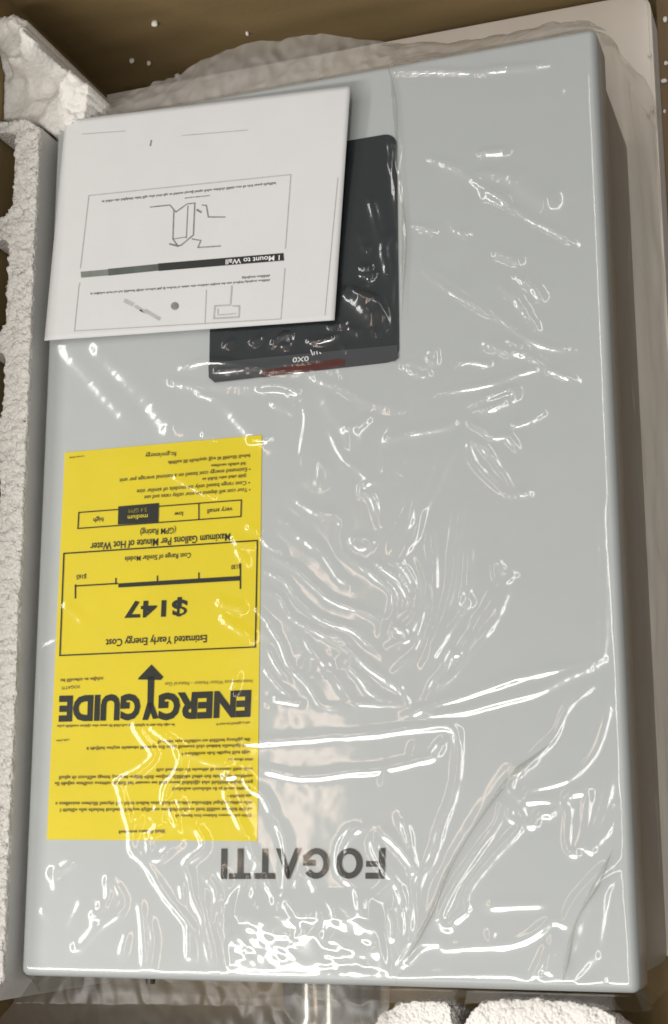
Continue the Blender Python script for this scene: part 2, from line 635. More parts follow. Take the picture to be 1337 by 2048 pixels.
def flap_z(x):
    xs = [p[0] for p in pr]; zs = [p[1] for p in pr]
    return float(np.interp(x, xs, zs))


for k, (x, y, s) in enumerate([(1331, 40, .0018), (1333, 128, .0018), (1329, 164, .0022), (1330, 224, .0014)]):
    q = px(x, y, 0.0295)
    q[2] = flap_z(q[0]) + s * .6
    crumb(q, s, 'small white foam crumb lying on the folded-out cardboard side', 'crumbs on the folded-out side', 40 + k)
for k, (x, y, s) in enumerate([(1305, 218, .0020), (1297, 229, .0015), (1312, 108, .0014)]):  # white beads put in for bright glints of the film
    q = px(x, y, ZF + .002 + s * .6)
    if q[0] > 0.196 or q[0] < .181:
        q[0] = min(max(q[0], .183), .1945)
    crumb(q, s, 'small white bead added in place of a film glint beside the heater', 'glint beads on the foam base', 60 + k)

# ================================================================== HEATER
heater = empty('water_heater', (0, 0, ZF))
tag(heater, 'pale grey tankless water heater lying face up, wrapped in clear film', 'water heater')


def rounded_slab(x0, x1, y0, y1, z0, z1, rp, re, nseg=6):
    """box with plan corner radius rp and rounded upper edge re"""
    bm = bmesh.new()
    ring = []
    for (cx, cy, a0) in ((x1 - rp, y1 - rp, 0), (x0 + rp, y1 - rp, 90), (x0 + rp, y0 + rp, 180), (x1 - rp, y0 + rp, 270)):
        for k in range(nseg + 1):
            a = math.radians(a0 + 90 * k / nseg)
            ring.append((cx, cy, math.cos(a), math.sin(a)))
    rows = []
    prof = [(0.0, z0)]
    for k in range(nseg + 1):
        a = math.pi / 2 * k / nseg
        prof.append((re * (1 - math.cos(a)), z1 - re + re * math.sin(a)))
    for (ins, z) in prof:
        rows.append([bm.verts.new((cx + c * (rp - ins), cy + s * (rp - ins), z)) for cx, cy, c, s in ring])
    for a, b in zip(rows[:-1], rows[1:]):
        n = len(a)
        for i in range(n):
            j = (i + 1) % n
            bm.faces.new((a[i], a[j], b[j], b[i]))
    bm.faces.new(rows[-1])
    bm.faces.new(rows[0])
    bmesh.ops.remove_doubles(bm, verts=bm.verts, dist=1e-6)
    return bm


cover = link('front_cover', bm_mesh('front_cover', rounded_slab(-W / 2, W / 2, -H / 2, H / 2, ZP - .030, ZP, .0045, .0045), True), M_paint, heater)
md = cover.modifiers.new('w', 'WEIGHTED_NORMAL')
link('back_body', bm_mesh('back_body', rounded_slab(-W / 2 + .004, W / 2 - .004, -H / 2 + .004, H / 2 - .004, ZF, ZP - .0295, .008, .001), False), M_body, heater)

# display
dq = np.array([(432, 324), (796, 268), (798, 719), (413, 771)], float)
d3 = px(dq[:, 0], dq[:, 1], ZP)
dx0, dx1 = (d3[0, 0] + d3[3, 0]) / 2, (d3[1, 0] + d3[2, 0]) / 2
dy1, dy0 = (d3[0, 1] + d3[1, 1]) / 2, (d3[2, 1] + d3[3, 1]) / 2
disp = link('display_panel', bm_mesh('display_panel', rounded_slab(dx0, dx1, dy0, dy1, ZP - .002, ZP + .0009, .008, .0005), True), M_black, heater)
disp.modifiers.new('w', 'WEIGHTED_NORMAL')
disp['label'] = 'glossy black rounded control display'
poly_print('lower_strip', [[(417, 726), (795, 690), (797, 716), (790, 722), (430, 765), (418, 755)]], ZP + .0011, M_border, disp)
poly_print('red_window', [[(524, 741), (680, 717), (691, 720), (689, 732), (524, 755)]], ZP + .0014, M_red, disp)['label'] = 'dark red indicator window'
text_print('display_digits', '0X0', (618, 712), (586, 715), 10, ZP + .0014, M_white_ink, disp, bold=.01)
poly_print('display_marks', stroke([(622, 700), (626, 710)], 2) + stroke([(629, 704), (629, 709)], 2) + stroke([(634, 703), (635, 708)], 2) + stroke([(640, 705), (642, 707)], 2), ZP + .0014, M_white_ink, disp)

# brand lettering FOGATTI, upside down
LB = (771, 1697, 1758)


def lpx(u, v):
    """u = pixels to the left of the F's stem edge, v = 0 baseline(image top)..1 cap line (image bottom)"""
    x = 771 - u
    y0 = 1696 + 0.004 * u
    y1 = 1757.5 + 0.002 * u
    return (x - 1.0 * v, y0 + (y1 - y0) * v)


def lpoly(pts):
    return [lpx(u, v) for u, v in pts]


def arc_poly(cu, cv, ru, rv, wu, wv, a0, a1, n=26):
    out = []
    for i in range(n):
        t0 = math.radians(a0 + (a1 - a0) * i / n)
        t1 = math.radians(a0 + (a1 - a0) * (i + 1) / n)
        out.append([(cu + ru * math.cos(t0), cv + rv * math.sin(t0)), (cu + ru * math.cos(t1), cv + rv * math.sin(t1)),
                    (cu + (ru - wu) * math.cos(t1), cv + (rv - wv) * math.sin(t1)), (cu + (ru - wu) * math.cos(t0), cv + (rv - wv) * math.sin(t0))])
    return out


def rect(u0, u1, v0, v1):
    return [(u0, v0), (u1, v0), (u1, v1), (u0, v1)]


sw, sv = 12.5, 0.19
letters = {
    'F': [rect(0, sw, 0, 1), rect(sw, 39, 1 - sv, 1), rect(sw, 38, .42, .42 + sv)],
    'O': arc_poly(72, .5, 27, .5, sw, sv, 0, 360, 34),
    'G': arc_poly(138, .5, 27, .5, sw, sv, 38, 330, 30) + [rect(139, 164, .38, .38 + sv), rect(153, 164, .2, .40)],
    'A': [[(167, 0), (180, 0), (199, .80), (193, 1), (190, 1)], [(193, 1), (196, 1), (219, 0), (206, 0), (189.5, .80)]],
    'T': [rect(219, 261, 1 - sv, 1), rect(234, 246, 0, 1 - sv)],
    'T2': [rect(268, 312, 1 - sv, 1), rect(283.5, 295.5, 0, 1 - sv)],
    'I': [rect(316, 328, 0, 1)],
}
for k, pl in letters.items():
    poly_print('brand_letter', [lpoly(p) for p in pl], ZP + .0006, M_logo, heater)

# flue pipe and screw at the heater end
pc = px(662, 2000, ZP - .05)
RP = 0.0285
bm = bmesh.new()
ns = 48
prof = [(-H / 2 + .006, RP), (-H / 2 - .020, RP), (-H / 2 - .022, RP + .0012), (-H / 2 - .026, RP + .0012), (-H / 2 - .028, RP), (-H / 2 - .06, RP), (-H / 2 - .06, RP - .0015), (-H / 2 + .006, RP - .0015)]
rows = [[bm.verts.new((pc[0] + r_ * math.cos(2 * math.pi * i / ns), y_, ZP - .052 + r_ * math.sin(2 * math.pi * i / ns))) for i in range(ns)] for y_, r_ in prof]
for a, b in zip(rows[:-1], rows[1:]):
    for i in range(ns):
        bm.faces.new((a[i], a[(i + 1) % ns], b[(i + 1) % ns], b[i]))
link('flue_pipe', bm_mesh('flue_pipe', bm, True), M_chrome, heater)['label'] = 'shiny steel flue pipe stub'
sp = px(304, 1966, ZP - .012)
bm = bmesh.new()
bmesh.ops.create_cone(bm, cap_ends=True, segments=16, radius1=.0030, radius2=.0026, depth=.005, matrix=Matrix.Translation((sp[0], -H / 2 - .0006, ZP - .0105)) @ Matrix.Rotation(math.pi / 2, 4, 'X'))
link('screw', bm_mesh('screw', bm), M_screw, heater)

# ------------------------------------------------------------------ energy label
lq = np.array([(130, 905), (524, 870), (515, 1682), (94, 1679)], float)
l3 = px(lq[:, 0], lq[:, 1], ZP + .0005)
bm = bmesh.new()
up = [bm.verts.new(tuple(v)) for v in l3]
lo = [bm.verts.new((v[0], v[1], ZP - .0002)) for v in l3]
bm.faces.new(up)
for i in range(4):
    bm.faces.new((up[i], up[(i + 1) % 4], lo[(i + 1) % 4], lo[i]))
label = link('energy_label', bm_mesh('energy_label', bm), M_yellow, heater)
label['label'] = 'bright yellow energy guide sticker'
Z1 = PRINT_Z
# headline
text_print('headline_lettering', 'ENERG', (503, 1379), (318, 1386), 54, Z1, M_ink, label, bold=.05)
text_print('headline_lettering', 'GUIDE', (282, 1387), (119, 1391), 52, Z1, M_ink, label, bold=.05)
poly_print('headline_arrow', [[(296, 1352), (309, 1352), (307, 1410), (295, 1410)], [(303, 1329), (327, 1354), (322, 1360), (276, 1359), (278, 1355)],
                              [(295, 1405), (306, 1405), (306, 1413), (296, 1440), (285, 1440)], [(297, 1412), (301, 1404), (307, 1408), (317, 1437), (306, 1438)]], Z1, M_ink, label)
# cost frame
poly_print('cost_frame', stroke([(128, 1107), (515, 1081), (511, 1294), (120, 1311)], 2.6, True), Z1, M_ink, label)
text_print('cost_figure', '$147', (375, 1203), (250, 1207), 33, Z1, M_ink, label, bold=.03)
text_print('cost_caption', 'Estimated Yearly Energy Cost', (414, 1269), (212, 1278), 15, Z1, M_ink, label, bold=.012)
text_print('range_caption', 'Cost Range of Similar Models', (382, 1105), (250, 1113), 10, Z1, M_ink, label, bold=.008)
poly_print('range_scale', stroke([(151, 1170), (151, 1196)], 2.6) + stroke([(151, 1172), (235, 1167)], 2.6) + [[(237, 1167), (481, 1152), (481, 1161), (237, 1175)]] +
           stroke([(481, 1128), (481, 1177)], 2.6) + stroke([(232, 1157), (232, 1168)], 2.6) + stroke([(315, 1152), (315, 1162)], 2.4) + stroke([(398, 1146), (398, 1157)], 2.4), Z1, M_ink, label)
text_print('range_low', '$130', (482, 1129), (463, 1131), 9, Z1, M_ink, label, bold=.01)
text_print('range_high', '$165', (173, 1149), (153, 1151), 9, Z1, M_ink, label, bold=.01)
text_print('flow_caption', 'Maximum Gallons Per Minute of Hot Water', (461, 1066), (181, 1086), 15, Z1, M_ink, label, bold=.012)
text_print('flow_caption', '(GPM Rating)', (352, 1054), (281, 1059), 12, Z1, M_ink, label, bold=.006)
poly_print('flow_boxes', stroke([(158, 1025), (483, 1000), (482, 1033), (156, 1057)], 2.2, True) + stroke([(398, 1007), (398, 1039)], 2.2), Z1, M_ink, label)
poly_print('flow_marked_box', [[(237, 1013), (318, 1006), (317, 1044), (236, 1049)]], Z1 + .0001, M_ink, label)
text_print('flow_word', 'very small', (465, 1014), (415, 1018), 9, Z1, M_ink, label, bold=.008)
text_print('flow_word', 'low', (366, 1023), (349, 1024), 9, Z1, M_ink, label, bold=.008)
text_print('flow_word', 'medium', (296, 1028), (256, 1031), 9, Z1 + .00025, M_yellow, label, bold=.008)
text_print('flow_word', '5.4 GPM', (294, 1015), (258, 1018), 8, Z1 + .00025, M_fine, label, bold=.004)
text_print('flow_word', 'high', (207, 1034), (187, 1036), 9, Z1, M_ink, label, bold=.008)
text_print('web_line', 'ftc.gov/energy', (353, 903), (291, 907), 9, Z1, M_ink, label, bold=.004)
text_print('note_line', '\u2022 Your cost will depend on your utility rates and use', (501, 975), (289, 991), 8, Z1, M_ink, label, bold=.004)
text_print('note_line', '\u2022 Cost range based only on models of similar size', (500, 961), (274, 979), 8, Z1, M_ink, label, bold=.004)
text_print('note_line', '\u2022 Estimated energy cost based on a national average per unit', (501, 934), (239, 957), 8, Z1, M_ink, label, bold=.004)
fine_lines('note_print', [((500, 908), (337, 922), 7), ((491, 924), (420, 929), 6.5), ((492, 948), (405, 956), 6.5)], Z1, M_fine, label)
fine_lines('corner_print', [((168, 911), (138, 914), 3)], Z1, M_fine, label)
text_print('product_line', 'Instantaneous Water Heater - Natural Gas', (505, 1359), (330, 1365), 7, Z1, M_fine, label, bold=.006)
text_print('product_line', 'FOGATTI', (159, 1370), (124, 1373), 6, Z1, M_ink, label)
fine_lines('product_print', [((206, 1354), (122, 1358), 7)], Z1, M_fine, label)
fine_lines('terms_print', [((349, 1447), (114, 1450), 5.5), ((500, 1443), (432, 1447), 4.5), ((138, 1478), (110, 1480), 4),
                           ((500, 1476), (316, 1481), 7), ((502, 1488), (172, 1494), 7), ((500, 1501), (364, 1505), 7), ((506, 1516), (456, 1517), 6),
                           ((505, 1535), (312, 1537), 7), ((505, 1549), (114, 1552), 7.5), ((506, 1561), (110, 1564), 7.5), ((500, 1574), (344, 1575), 7), ((502, 1588), (455, 1590), 6.5),
                           ((504, 1602), (111, 1604), 7.5), ((504, 1615), (120, 1617), 7.5), ((503, 1628), (350, 1629), 6.5), ((330, 1659), (238, 1661), 8)], Z1, M_fine, label)

# ================================================================== paper sheet
ZS = ZP + 0.0048
pq = np.array([(131, 241), (701, 171), (669, 640), (89, 681)], float)
p3 = px(pq[:, 0], pq[:, 1], ZS)
pcx, pcy = p3[:, 0].mean(), p3[:, 1].mean()


def paper_z(x, y):
    """height of the sheet above its resting plane at photo pixel x, y: wavy, one corner lifted"""
    u = (x - 400) / 310.0
    v = (y - 430) / 310.0
    w = 0.0005 * np.sin(u * 1.7 + .6) * np.cos(v * 1.3) + 0.0004 * np.sin(v * 2.3 + u)
    w = w + 0.0060 * np.exp(-((x - 705) ** 2 + (y - 165) ** 2) / (2 * 150.0 ** 2))
    return w + 0.0016 * np.exp(-((x - 80) ** 2 + (y - 690) ** 2) / (2 * 110.0 ** 2))


NU, NV = 60, 50
uu, vv = np.meshgrid(np.linspace(0, 1, NU), np.linspace(0, 1, NV))
Q = (pq[0][None, None] * ((1 - uu) * (1 - vv))[..., None] + pq[1] * (uu * (1 - vv))[..., None] + pq[2] * (uu * vv)[..., None] + pq[3] * ((1 - uu) * vv)[..., None])
P = px(Q[..., 0].ravel(), Q[..., 1].ravel(), ZS + paper_z(Q[..., 0].ravel(), Q[..., 1].ravel()))
me = mesh_np('instruction_sheet', P.reshape(-1, 3), grid_quads(NV, NU)[:, ::-1])
paper = link('instruction_sheet', me, M_paper)
sm = paper.modifiers.new('s', 'SOLIDIFY')
sm.thickness = 0.0007
sm.offset = -1
tag(paper, 'white printed mounting instruction sheet lying on the film over the black display', 'paper')
ZI = ZS + 0.00025
pz = paper_z
poly_print('box_outline', stroke([(178, 391), (582, 349), (571, 497)], 1.8) + stroke([(178, 391), (161, 536)], 1.8), ZI, M_soft_ink, paper, pz)
poly_print('box_outline', stroke([(158, 574), (160, 566)], 1.6) + stroke([(158, 573), (149, 662), (562, 638), (570, 537)], 1.7), ZI, M_soft_ink, paper, pz)
for st0 in ([(676, 355), (650, 630)], [(165, 268), (250, 262)], [(365, 271), (495, 260)]):
    poly_print('fold_line', stroke(st0, 1.4), ZI, M_soft_ink, paper, pz)
poly_print('pencil_mark', stroke([(303, 281), (301, 291)], 2.6), ZI, M_grey_ink, paper, pz)
fine_lines('sentence_print', [((552, 364), (204, 401), 5)], ZI, M_grey_ink, paper, pz)
fine_lines('sentence_print', [((420, 390), (370, 395), 3)], ZI, M_grey_ink, paper, pz)
fine_lines('sentence_print', [((540, 558), (180, 586), 4.5)], ZI, M_grey_ink, paper, pz)
fine_lines('sentence_print', [((540, 549), (482, 554), 5)], ZI, M_grey_ink, paper, pz)
poly_print('heater_drawing', stroke([(348, 420), (346, 478), (356, 492), (363, 490), (387, 470), (390, 406)], 2.4) + stroke([(376, 412), (373, 476)], 1.8) + stroke([(301, 414), (340, 410), (352, 424), (374, 408), (390, 406)], 2.2) +
           stroke([(395, 420), (402, 424)], 4) + stroke([(405, 410), (413, 411), (417, 434), (450, 434)], 2.4) + stroke([(340, 488), (356, 492)], 3.5) + stroke([(385, 478), (402, 481), (396, 495), (441, 492)], 2.4) + stroke([(346, 478), (372, 474)], 1.6), ZI, M_grey_ink, paper, pz)
poly_print('heading_bar', stroke([(323, 534), (562, 514)], 15), ZI, M_black_ink, paper, pz)
poly_print('heading_bar_worn_end', stroke([(222, 544), (312, 535)], 13.5), ZI, M_green_ink, paper, pz)
poly_print('heading_bar_worn_end', stroke([(167, 549), (213, 545)], 12), ZI, M_pale_ink, paper, pz)
text_print('heading_text', '1 Mount to Wall', (560, 510), (452, 519), 10, ZI + .0002, M_white_ink, paper, bold=.012, zfun=pz)
circ = [(350 + 8 * math.cos(a), 612 + 8 * math.sin(a)) for a in np.linspace(0, 2 * math.pi, 16, endpoint=False)]
poly_print('wall_plug_drawing', [circ], ZI, M_grey_ink, paper, pz)
poly_print('screw_drawing', [[(250, 597), (269, 606), (265, 613), (247, 604)]] + stroke([(272, 613), (290, 624)], 6) + stroke([(292, 622), (318, 637)], 7), ZI, M_soft_ink, paper, pz)
poly_print('screw_drawing_tip', [[(282, 618), (288, 626), (279, 621)]], ZI + .00015, M_black_ink, paper, pz)
poly_print('bracket_drawing', stroke([(413, 580), (410, 648)], 1.6) + stroke([(464, 572), (461, 610), (430, 612), (428, 637), (478, 634), (479, 612), (466, 612)], 3.0) + stroke([(436, 618), (436, 630), (472, 627)], 2), ZI, M_soft_ink, paper, pz)

# ================================================================== PLASTIC BAG
#@@FILM
bag = empty('plastic_bag', (0, 0, ZF))
tag(bag, 'clear crinkled plastic bag wrapped around the pale grey heater', 'plastic bag')
STEP = 0.00095
EL, ER, ET, EB = 0.030, 0.135, 0.075, 0.019
sx = np.arange(-W / 2 - EL, W / 2 + ER, STEP)
sy = np.arange(-H / 2 - EB, H / 2 + ET, STEP)
S, T_ = np.meshgrid(sx, sy)
NR, NC = S.shape


def field(lo, hi, seed, ax=1.0, ay=1.0, ang=0.0):
    """band-passed noise, unit rms slope-ish; wavelengths in metres"""
    g = np.random.default_rng(seed).standard_normal((NR, NC))
    fy = np.fft.fftfreq(NR, STEP)[:, None]
    fx = np.fft.rfftfreq(NC, STEP)[None, :]
    c, s = math.cos(ang), math.sin(ang)
    k = np.hypot((fx * c + fy * s) * ax, (-fx * s + fy * c) * ay)
    f0, f1 = 1 / hi, 1 / lo
    m = np.exp(-((np.log(k + 1e-9) - (math.log(f0) + math.log(f1)) / 2) / (0.5 * math.log(f1 / f0) + 1e-6)) ** 2)
    h = np.fft.irfft2(np.fft.rfft2(g) * m, s=(NR, NC))
    return h / h.std()


Hh = np.zeros((NR, NC))     # ridges
Hs = np.zeros((NR, NC))     # soft folds


def catmull(p, closed, step=0.0022):
    p = np.array(p, float)
    n = len(p)
    out = []
    rng = range(n if closed else n - 1)
    for i in rng:
        if closed:
            a, b, c, d = p[(i - 1) % n], p[i], p[(i + 1) % n], p[(i + 2) % n]
        else:
            a, b, c, d = p[max(i - 1, 0)], p[i], p[i + 1], p[min(i + 2, n - 1)]
        m = max(2, int(np.hypot(*(c - b)) / step))
        t = np.linspace(0, 1, m, endpoint=False)[:, None]
        out.append(0.5 * ((2 * b) + (-a + c) * t + (2 * a - 5 * b + 4 * c - d) * t ** 2 + (-a + 3 * b - 3 * c + d) * t ** 3))
    q = np.concatenate(out)
    if closed:
        q = np.vstack([q, q[:1]])
    else:
        q = np.vstack([q, p[-1:]])
    return q


def glint(P, dirs):
    """tilt (perpendicular to the crease) at which the film mirrors a LAMPS light to the lens"""
    P3 = np.column_stack([P, np.full(len(P), ZP + .002)])
    v = CAM - P3
    v /= np.linalg.norm(v, axis=1)[:, None]
    nrm = np.column_stack([-dirs[:, 1], dirs[:, 0]])
    best = np.full(len(P), 9e9)
    g = np.zeros(len(P))
    for (a, b) in LAMPS:
        for t in np.linspace(0.03, .97, 49):
            l = np.array(a) * (1 - t) + np.array(b) * t - P3
            l /= np.linalg.norm(l, axis=1)[:, None]
            h = l + v
            gx_, gy_ = h[:, 0] / h[:, 2], h[:, 1] / h[:, 2]
            al = np.abs(gx_ * dirs[:, 0] + gy_ * dirs[:, 1])
            pe = gx_ * nrm[:, 0] + gy_ * nrm[:, 1]
            c = np.maximum(al - .01, 0) * 12 + np.abs(pe)
            m = c < best
            best[m] = c[m]
            g[m] = pe[m]
    return g, nrm


def smooth1(a, k, closed):
    if len(a) < 3:
        return a
    k = min(k, len(a))
    pad = np.concatenate([a[-k:], a, a[:k]]) if closed else np.concatenate([np.repeat(a[:1], k), a, np.repeat(a[-1:], k)])
    return np.convolve(pad, np.ones(2 * k + 1) / (2 * k + 1), 'valid')


def ridge(pts, slope, sig, target, closed=False, jitter=0.12, seed=0, mode='max', amp=None):
    a = np.array(pts, float)
    q = catmull(px(a[:, 0], a[:, 1], ZP + .002)[:, :2], closed)
    r = np.random.default_rng(seed + int(a.sum()))
    q = q + np.convolve(r.standard_normal(len(q) + 4), np.ones(5) / 5, 'valid')[:, None] * 0.00035
    n = len(q) - 1
    w = np.convolve(r.standard_normal(n + 6), np.ones(7) / 7, 'valid')
    if amp is None:
        dd = np.gradient(q, axis=0)
        dd /= np.linalg.norm(dd, axis=1)[:, None] + 1e-12
        g, nrm = glint(q, dd)
        sg = smooth1(np.sign(g), 2, closed)
        q = q - nrm * (sg * sig)[:, None]
        need = np.clip(smooth1(np.abs(g), 1, closed), .07, .80)[:n]
        A = slope * need * sig / .607
    else:
        A = np.full(n, amp)
    A = A * np.clip(1 + jitter * 2.6 * w, .55, 1.5)
    if not closed:
        e = np.minimum(np.arange(n) + .6, n - np.arange(n) - .4) / max(1.0, min(4.0, n * .2))
        A = A * np.clip(e, .3, 1)
    R_ = 3.4 * sig
    x0 = q[:, 0].min() - R_; x1 = q[:, 0].max() + R_; y0 = q[:, 1].min() - R_; y1 = q[:, 1].max() + R_
    i0, i1 = np.searchsorted(sx, [x0, x1]); j0, j1 = np.searchsorted(sy, [y0, y1])
    if i1 - i0 < 2 or j1 - j0 < 2:
        return
    loc = np.zeros((j1 - j0, i1 - i0))
    for k in range(n):
        p, d = q[k], q[k + 1] - q[k]
        L2 = d @ d + 1e-12
        a0, a1 = np.searchsorted(sx, [min(p[0], p[0] + d[0]) - R_, max(p[0], p[0] + d[0]) + R_])
        b0, b1 = np.searchsorted(sy, [min(p[1], p[1] + d[1]) - R_, max(p[1], p[1] + d[1]) + R_])
        if a1 <= a0 or b1 <= b0:
            continue
        X = S[b0:b1, a0:a1] - p[0]; Y = T_[b0:b1, a0:a1] - p[1]
        t = np.clip((X * d[0] + Y * d[1]) / L2, 0, 1)
        d2 = (X - t * d[0]) ** 2 + (Y - t * d[1]) ** 2
        v = A[k] * np.exp(-d2 / (2 * sig * sig))
        sub = loc[b0 - j0:b1 - j0, a0 - i0:a1 - i0]
        np.maximum(sub, v, out=sub)
    if mode == 'max':
        sub = target[j0:j1, i0:i1]
        np.maximum(sub, loc, out=sub)
    else:
        target[j0:j1, i0:i1] += loc


